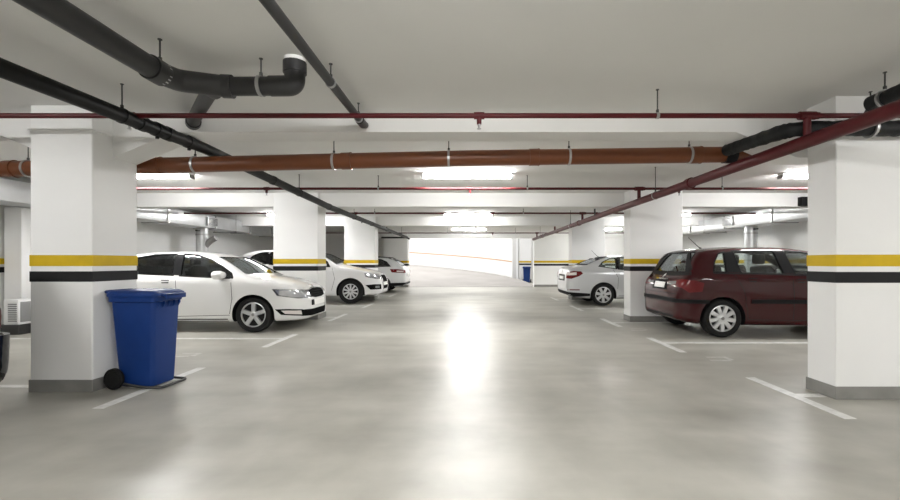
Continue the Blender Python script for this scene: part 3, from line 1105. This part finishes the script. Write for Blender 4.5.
for q in range(3):
    c.cyl('grille_bar', [(-20, .615 + q * .038), (-20, .624 + q * .038), (20, .624 + q * .038), (20, .615 + q * .038)], 'seam', FX, off=.012, thick=.006)
c.cyl('chrome_strip', [(-22, .722), (-10, .748), (10, .748), (22, .722), (22, .732), (10, .760), (-10, .760), (-22, .732)], 'chrome', FX, off=.010)
c.badge('badge', 0, .775, .04, mf)
c.cyl('number_plate', [(-17, .445), (-17, .545), (17, .545), (17, .445)], 'plate', FX, off=.022, thick=.02)
c.cyl('plate_strip', [(-21.5, .445), (-21.5, .545), (-17, .545), (-17, .445)], 'trimblack', FX, off=.022, thick=.02)
c.cyl('lower_intake', [(-36, .27), (-37, .385), (-20, .375), (20, .375), (37, .385), (36, .27), (20, .25), (-20, .25)], 'mesh', FX, off=.005)
c.both('fog_lamp_bezel', [(34, .27), (35, .39), (50, .41), (62, .41), (56, .31)], 'cyl', 'mesh', .004, .014, FX)
c.both('fog_lamp', [(36, .30), (37, .372), (50, .385), (56, .385), (52, .325)], 'cyl', 'clearlens', .009, .014, FX)
c.both('tail_lamp', [(38, .82), (38, .95), (62, .98), (62, .84)], 'cyl', 'redlens', .006, .014, .9, False)
for sg in (-1, 1):
    c.strip('sill_trim', [(1.4, .225), (2.3, .218), (3.15, .22)], .05, c.mapper('side', sg), 'trimblack', .004, .01)
c.finish(-3.84 - 3.60 + 2.24, 7.76 + .85, 0)

# --- 2: white sport utility car behind the second pillar
q5 = dict(L=4.63, shoulder=1.02, ra=.95, fa=3.76, wr=.365, spokes=10, spoke_w=(.05, .055), rimk=.64, rt=.10,
    top=[(0, .7), (.012, .95), (.05, 1.12), (.14, 1.22), (.45, 1.50), (.62, 1.575), (.9, 1.62), (1.6, 1.65), (2.3, 1.625), (2.7, 1.535), (3.05, 1.36), (3.42, 1.15), (3.7, 1.095), (4.1, 1.03), (4.4, .945), (4.55, .82), (4.61, .70), (4.63, .52)],
    bot=[(0, .5), (.03, .36), (.3, .28), (.9, .24), (3.7, .23), (4.3, .25), (4.55, .27), (4.61, .33), (4.63, .42)],
    wid=[(0, .62), (.02, .74), (.10, .85), (.3, .90), (.9, .935), (2.2, .94), (3.7, .935), (4.1, .90), (4.35, .83), (4.5, .73), (4.58, .62), (4.63, .46)],
    cabin=dict(x0=.45, x1=3.25, zb=.6),
    side_windows=[[(.62, 1.22), (.78, 1.42), (1.0, 1.52), (1.22, 1.54), (1.22, 1.19)], [(1.33, 1.18), (1.31, 1.55), (2.16, 1.56), (2.19, 1.14)],
                  [(2.32, 1.13), (2.29, 1.555), (2.5, 1.53), (2.78, 1.42), (3.05, 1.25), (3.14, 1.11)]],
    screen=[(.74, 1.17), (.60, 1.52)], screen_x=2.2, rear_glass=[(.62, 1.25), (.54, 1.49)], rear_x=1.2,
    seat_x=2.2, dash_x=3.2, dash_z=1.1,
    pillars=[[(1.215, 1.19), (1.215, 1.54), (1.315, 1.55), (1.335, 1.18)], [(2.185, 1.14), (2.155, 1.56), (2.295, 1.555), (2.325, 1.13)]],
    seams=[[(2.26, .38), (2.26, .8), (2.25, 1.1)], [(3.2, .40), (3.3, .75), (3.22, 1.08)]],
    handles=[(2.08, 1.02), (1.25, 1.05)], mirror=(2.98, 1.14))
import copy as _copy
wag = _copy.deepcopy(q5)
c = Car('sport_utility_car', q5, 'paint_pearl', 'white sport utility car partly hidden behind the second left pillar', glass='glass_dark')
c.trim()
FX = 3.7
c.both('headlight_trim', [(25, .73), (27, .86), (44, .89), (62, .92), (60, .81), (44, .74)], 'cyl', 'lensdark', .003, .016, FX)
c.both('headlight', [(28, .75), (29, .85), (44, .875), (58, .895), (56, .815), (44, .755)], 'cyl', 'lens', .007, .016, FX)
c.cyl('grille', [(-20, .42), (-25, .62), (-22, .84), (22, .84), (25, .62), (20, .42)], 'mesh', FX, off=.006)
for ax_ in (-22.5, 22.5):
    c.cyl('chrome_strip', [(ax_ - 2.2, .45), (ax_ - 2.2, .84), (ax_ + 2.2, .84), (ax_ + 2.2, .45)], 'chrome', FX, off=.014)
c.cyl('number_plate', [(-16, .53), (-16, .63), (16, .63), (16, .53)], 'plate', FX, off=.02, thick=.016)
c.both('fog_lamp_bezel', [(30, .42), (31, .57), (46, .58), (60, .56), (52, .42)], 'cyl', 'mesh', .006, .014, FX)
c.both('fog_lamp', [(36, .46), (36, .53), (44, .53), (44, .46)], 'cyl', 'lens', .012, .014, FX)
c.both('tail_lamp', [(38, .92), (38, 1.06), (62, 1.1), (62, .96)], 'cyl', 'redlens', .006, .014, .9, False)
c.finish(-3.57 - 3.76 + 2.315, 13.1 + .935, 0)

# --- 3: pale grey estate, tail to the lane, far left
k = .885
for key in ('top', 'bot'): wag[key] = cyc(wag[key], k)
for key in ('side_windows', 'pillars', 'seams'): wag[key] = [cyc(p_, k) for p_ in wag[key]]
wag['screen'] = cyc(wag['screen'], k); wag['rear_glass'] = cyc(wag['rear_glass'], k)
wag['shoulder'] *= k; wag['wr'] = .325; wag['dash_z'] *= k; wag['cabin'] = dict(x0=.45, x1=3.25, zb=.5)
wag['handles'] = [(2.08, .9), (1.25, .93)]; wag['mirror'] = (2.98, 1.01)
c = Car('estate_car', wag, 'paint_grey', 'pale grey estate car with its tail to the lane, beyond the white sport utility car', glass='glass_dark')
c.trim()
RX = .95
c.both('tail_lamp', [(36, .80), (36, .92), (56, .96), (70, .96), (66, .83)], 'cyl', 'redlens', .007, .014, RX, False)
c.both('reversing_lamp', [(44, .84), (44, .89), (56, .90), (56, .85)], 'cyl', 'clearlens', .012, .014, RX, False)
c.cyl('bumper_trim', [(-72, .24), (-72, .40), (-30, .42), (30, .42), (72, .40), (72, .24)], 'trimblack', RX, False, off=.008)
c.cyl('number_plate', [(-15, .66), (-15, .76), (15, .76), (15, .66)], 'plate', RX, False, off=.016, thick=.016)
for sg in (-1, 1):
    rr_ = [(x, sg * .55, wag['fzt'](x) + .02) for x in (.6, .75, 1.2, 1.8, 2.3, 2.5)]
    rr_[0] = (.6, sg * .55, wag['fzt'](.6) - .03); rr_[-1] = (2.5, sg * .55, wag['fzt'](2.5) - .04)
    MB().tube(rr_, .016, 10).build('roof_rail', M['trimblack'], c.root)
c.finish(-2.62 - 2.315, 17.75 + .935, PI)

# --- 4: silver saloon, tail to the lane
octa = dict(L=4.57, shoulder=.93, ra=1.02, fa=3.62, wr=.315, spokes=7, spoke_w=(.075, .085), rimk=.72,
    top=[(0, .66), (.012, .86), (.05, 1.03), (.12, 1.11), (.30, 1.145), (.48, 1.175), (.8, 1.30), (1.15, 1.405), (1.5, 1.448), (2.0, 1.462), (2.5, 1.44), (2.85, 1.36), (3.2, 1.20), (3.55, 1.03), (3.8, .98), (4.2, .89), (4.4, .80), (4.52, .68), (4.57, .5)],
    bot=[(0, .46), (.02, .36), (.1, .28), (.4, .22), (.9, .19), (3.6, .18), (4.3, .19), (4.52, .24), (4.57, .36)],
    wid=[(0, .58), (.015, .68), (.07, .77), (.2, .82), (.5, .855), (1.0, .88), (2.2, .885), (3.6, .88), (4.05, .84), (4.3, .75), (4.45, .62), (4.57, .38)],
    cabin=dict(x0=.75, x1=3.30, zb=.50),
    side_windows=[[(.92, 1.13), (1.02, 1.24), (1.22, 1.33), (1.40, 1.355), (1.40, 1.06)], [(1.46, 1.05), (1.46, 1.365), (1.75, 1.385), (2.18, 1.39), (2.20, 1.02)],
                  [(2.32, 1.01), (2.30, 1.39), (2.52, 1.37), (2.82, 1.275), (3.05, 1.15), (3.22, 1.03), (3.24, .98)]],
    screen=[(.68, 1.06), (.54, 1.35)], screen_x=2.3, rear_glass=[(.66, 1.195), (.57, 1.385)], rear_x=1.6,
    seat_x=2.25, dash_x=3.3, dash_z=1.0,
    pillars=[[(1.395, 1.06), (1.395, 1.355), (1.465, 1.365), (1.465, 1.05)], [(2.195, 1.02), (2.175, 1.39), (2.305, 1.39), (2.325, 1.01)]],
    seams=[[(2.26, .30), (2.26, .7), (2.24, .99)], [(1.42, .48), (1.44, .8), (1.3, 1.03)], [(1.45, .30), (2.3, .29), (3.19, .31)]],
    handles=[(1.42, .93), (2.1, .92)], mirror=(3.06, 1.0), antenna=1.12)
c = Car('saloon_car', octa, 'paint_silver', 'silver saloon car with red tail lamps beyond the second right pillar', glass='glass')
c.trim()
RX = .95
c.both('tail_lamp', [(33, .78), (34, .94), (46, .99), (56, .98), (59, .92), (54, .85), (44, .77)], 'cyl', 'redlens', .007, .014, RX, False)
c.both('reversing_lamp', [(36, .86), (36, .93), (50, .955), (50, .88)], 'cyl', 'clearlens', .012, .014, RX, False)
c.cyl('plate_recess', [(-24, .70), (-24, .88), (24, .88), (24, .70)], 'seam', RX, False, off=.003)
c.cyl('number_plate', [(-17, .74), (-17, .84), (17, .84), (17, .74)], 'plate', RX, False, off=.014, thick=.012)
c.badge('badge', 0, .98, .04, c.mapper('rear'))
c.cyl('bumper_trim', [(-70, .28), (-70, .35), (-30, .40), (30, .40), (70, .35), (70, .28), (30, .24), (-30, .24)], 'trimblack', RX, False, off=.006)
c.both('bumper_reflector', [(38, .44), (38, .47), (54, .47), (54, .44)], 'cyl', 'redlens', .006, .010, RX, False)
c.finish(3.80 - 1.02 + 2.285, 12.5 + .88, 0)

# --- 5: dark red hatchback, tail to the lane
stilo = dict(L=4.25, shoulder=.97, ra=.84, fa=3.44, wr=.315, spokes=9, spoke_w=(.07, .075), rimk=.70, tumble=.30, rt=.085,
    top=[(0, .56), (.012, .74), (.05, .88), (.14, .985), (.24, 1.055), (.36, 1.22), (.49, 1.40), (.58, 1.465), (.8, 1.495), (1.3, 1.522), (1.9, 1.52), (2.35, 1.475), (2.75, 1.345), (3.1, 1.16), (3.35, 1.035), (3.6, .985), (3.95, .895), (4.12, .79), (4.22, .65), (4.25, .5)],
    bot=[(0, .40), (.03, .29), (.25, .23), (.7, .20), (3.5, .18), (4.0, .19), (4.2, .24), (4.25, .36)],
    wid=[(0, .58), (.012, .66), (.05, .725), (.14, .785), (.3, .83), (.6, .865), (1.2, .878), (2.2, .88), (3.4, .87), (3.8, .82), (4.05, .72), (4.18, .58), (4.25, .38)],
    cabin=dict(x0=.42, x1=3.15, zb=.52),
    side_windows=[[(.71, 1.085), (.75, 1.25), (.83, 1.38), (.93, 1.41), (.92, 1.08)], [(1.15, 1.075), (1.07, 1.425), (1.76, 1.43), (1.86, 1.06)],
                  [(2.04, 1.055), (1.93, 1.43), (2.2, 1.42), (2.45, 1.36), (2.75, 1.22), (3.02, 1.06), (3.04, 1.01)]],
    screen=[(.66, 1.08), (.54, 1.40)], screen_x=2.2, rear_glass=[(.62, 1.085), (.60, 1.2), (.54, 1.42)], rear_x=1.1,
    seat_x=2.15, dash_x=3.1, dash_z=1.02,
    pillars=[[(.915, 1.08), (.925, 1.41), (1.075, 1.425), (1.155, 1.075)], [(1.855, 1.06), (1.755, 1.43), (1.935, 1.43), (2.045, 1.055)]],
    seams=[[(2.0, .30), (2.0, .7), (1.97, 1.03)], [(1.22, .60), (1.17, .80), (1.02, 1.05)], [(1.25, .30), (2.0, .28), (3.0, .30)], [(1.25, .31), (1.24, .45), (1.20, .58)]],
    handles=[(1.32, .955), (2.12, .94)], mirror=(2.86, 1.04), antenna=.9)
def _g(x): return x * .72 if x < .5 else x - .14
for key in ('top', 'bot', 'wid'): stilo[key] = [(_g(x), v) for x, v in stilo[key]]
for key in ('side_windows', 'pillars', 'seams'): stilo[key] = [[(_g(x), v) for x, v in p_] for p_ in stilo[key]]
stilo['handles'] = [(x - .14, v) for x, v in stilo['handles']]
for key in ('L', 'ra', 'fa', 'seat_x', 'dash_x'): stilo[key] -= .14
stilo['mirror'] = (2.72, 1.04); stilo['antenna'] = .76; stilo['rear_x'] = .95
stilo['cabin'] = dict(x0=.30, x1=3.01, zb=.52)
blk = _copy.deepcopy(stilo)
c = Car('hatchback_car', stilo, 'paint_red', 'dark red hatchback car with its tail to the lane, behind the wide pillar', glass='glass')
c.trim()
RX = .70
mr_ = c.mapper('rear')
for sg in (-1, 1):
    c.strip('side_moulding', [(1.16, .60), (1.9, .595), (2.84, .59)], .065, c.mapper('side', sg), 'trimblack', .012, .014)
    c.strip('waist_trim', [(.56, 1.065), (1.4, 1.05), (2.86, 1.0)], .02, c.mapper('side', sg), 'trimblack', .006, .01)
c.cyl('window_surround', [(-58, 1.03), (-58, 1.085), (58, 1.085), (58, 1.03), (30, 1.01), (-30, 1.01)], 'trimblack', RX, False, off=.004)
c.both('rear_window_side', [(50, 1.06), (46, 1.40), (51, 1.43), (60, 1.10)], 'cyl', 'trimblack', .003, .01, RX, False)
c.both('tail_lamp', [(34, .84), (34, .92), (50, .96), (62, .94), (70, .90), (68, .76), (56, .74), (50, .82)], 'cyl', 'redlens', .007, .014, RX, False)
c.both('reversing_lamp', [(24, .855), (24, .90), (42, .92), (42, .865)], 'cyl', 'lens', .012, .014, RX, False)
c.cyl('plate_recess', [(-24, .76), (-24, .93), (24, .93), (24, .76)], 'seam', RX, False, off=.003)
c.cyl('number_plate', [(-17, .79), (-17, .89), (17, .89), (17, .79)], 'plate', RX, False, off=.016, thick=.014)
c.cyl('chrome_strip', [(-20, .935), (-20, .955), (20, .955), (20, .935)], 'chrome', RX, False, off=.012)
c.badge('badge', 0, 1.0, .035, mr_)
c.cyl('tailgate_gap', [(-44, .705), (-44, .713), (44, .713), (44, .705)], 'seam', RX, False, off=.002, thick=.006)
c.cyl('bumper_moulding', [(-75, .56), (-75, .62), (-30, .635), (30, .635), (75, .62), (75, .56), (30, .565), (-30, .565)], 'trimblack', RX, False, off=.014, thick=.016)
c.cyl('lower_valance', [(-40, .25), (-40, .34), (40, .34), (40, .25)], 'trimblack', RX, False, off=.004)
c.finish(4.18 - .70 + 2.055, 7.25 + .87, 0)

# --- 6: black hatchback at the left edge (only its tail corner is in the photo)
blk['antenna'] = None
c = Car('hatchback_car', blk, 'paint_black', 'black car at the left edge showing only its rear bumper corner', glass='glass_dark')
c.trim()
c.both('tail_lamp', [(30, .72), (30, .86), (50, .88), (62, .86), (66, .84), (64, .72), (50, .70)], 'cyl', 'redlens', .007, .014, .70, False)
c.cyl('number_plate', [(-17, .79), (-17, .89), (17, .89), (17, .79)], 'plate', .70, False, off=.016, thick=.014)
c.cyl('bumper', [(-88, .27), (-90, .50), (-88, .64), (0, .66), (88, .64), (90, .50), (88, .27), (0, .25)], 'paint_black', .70, False, off=.06, thick=.09)
c.finish(-3.86 - 2.055, 2.92, PI)

# ------------------------------------------------------------------ daylight over the open ramp, world, camera
a = bpy.data.lights.new('ramp_daylight', 'AREA')
a.shape = 'RECTANGLE'; a.size = 16; a.size_y = 13; a.energy = 2200; a.color = (1, .985, .96)
ao = bpy.data.objects.new('ramp_daylight', a); COL.objects.link(ao)
ao.location = (-3.5, 29.5, 7.5)
wd = bpy.data.worlds.new('world'); SC.world = wd
wd.use_nodes = True
bg = wd.node_tree.nodes['Background']
bg.inputs[0].default_value = (1, 1, 1, 1); bg.inputs[1].default_value = 1.0

cam = bpy.data.cameras.new('camera')
cam.sensor_width = 36; cam.lens = 17.6
cam.shift_x = -20 / 900; cam.shift_y = 12 / 900
co = bpy.data.objects.new('camera', cam); COL.objects.link(co)
co.location = (0, 0, 1.25); co.rotation_euler = (PI / 2, 0, 0)
SC.camera = co
SC.view_settings.view_transform = 'Standard'
SC.view_settings.look = 'None'
SC.view_settings.exposure = 0.07
SC.view_settings.gamma = 1
SC.view_settings.use_curve_mapping = False
SC.cycles.use_denoising = True
SC.cycles.max_bounces = 10
SC.cycles.diffuse_bounces = 6
SC.cycles.transparent_max_bounces = 16
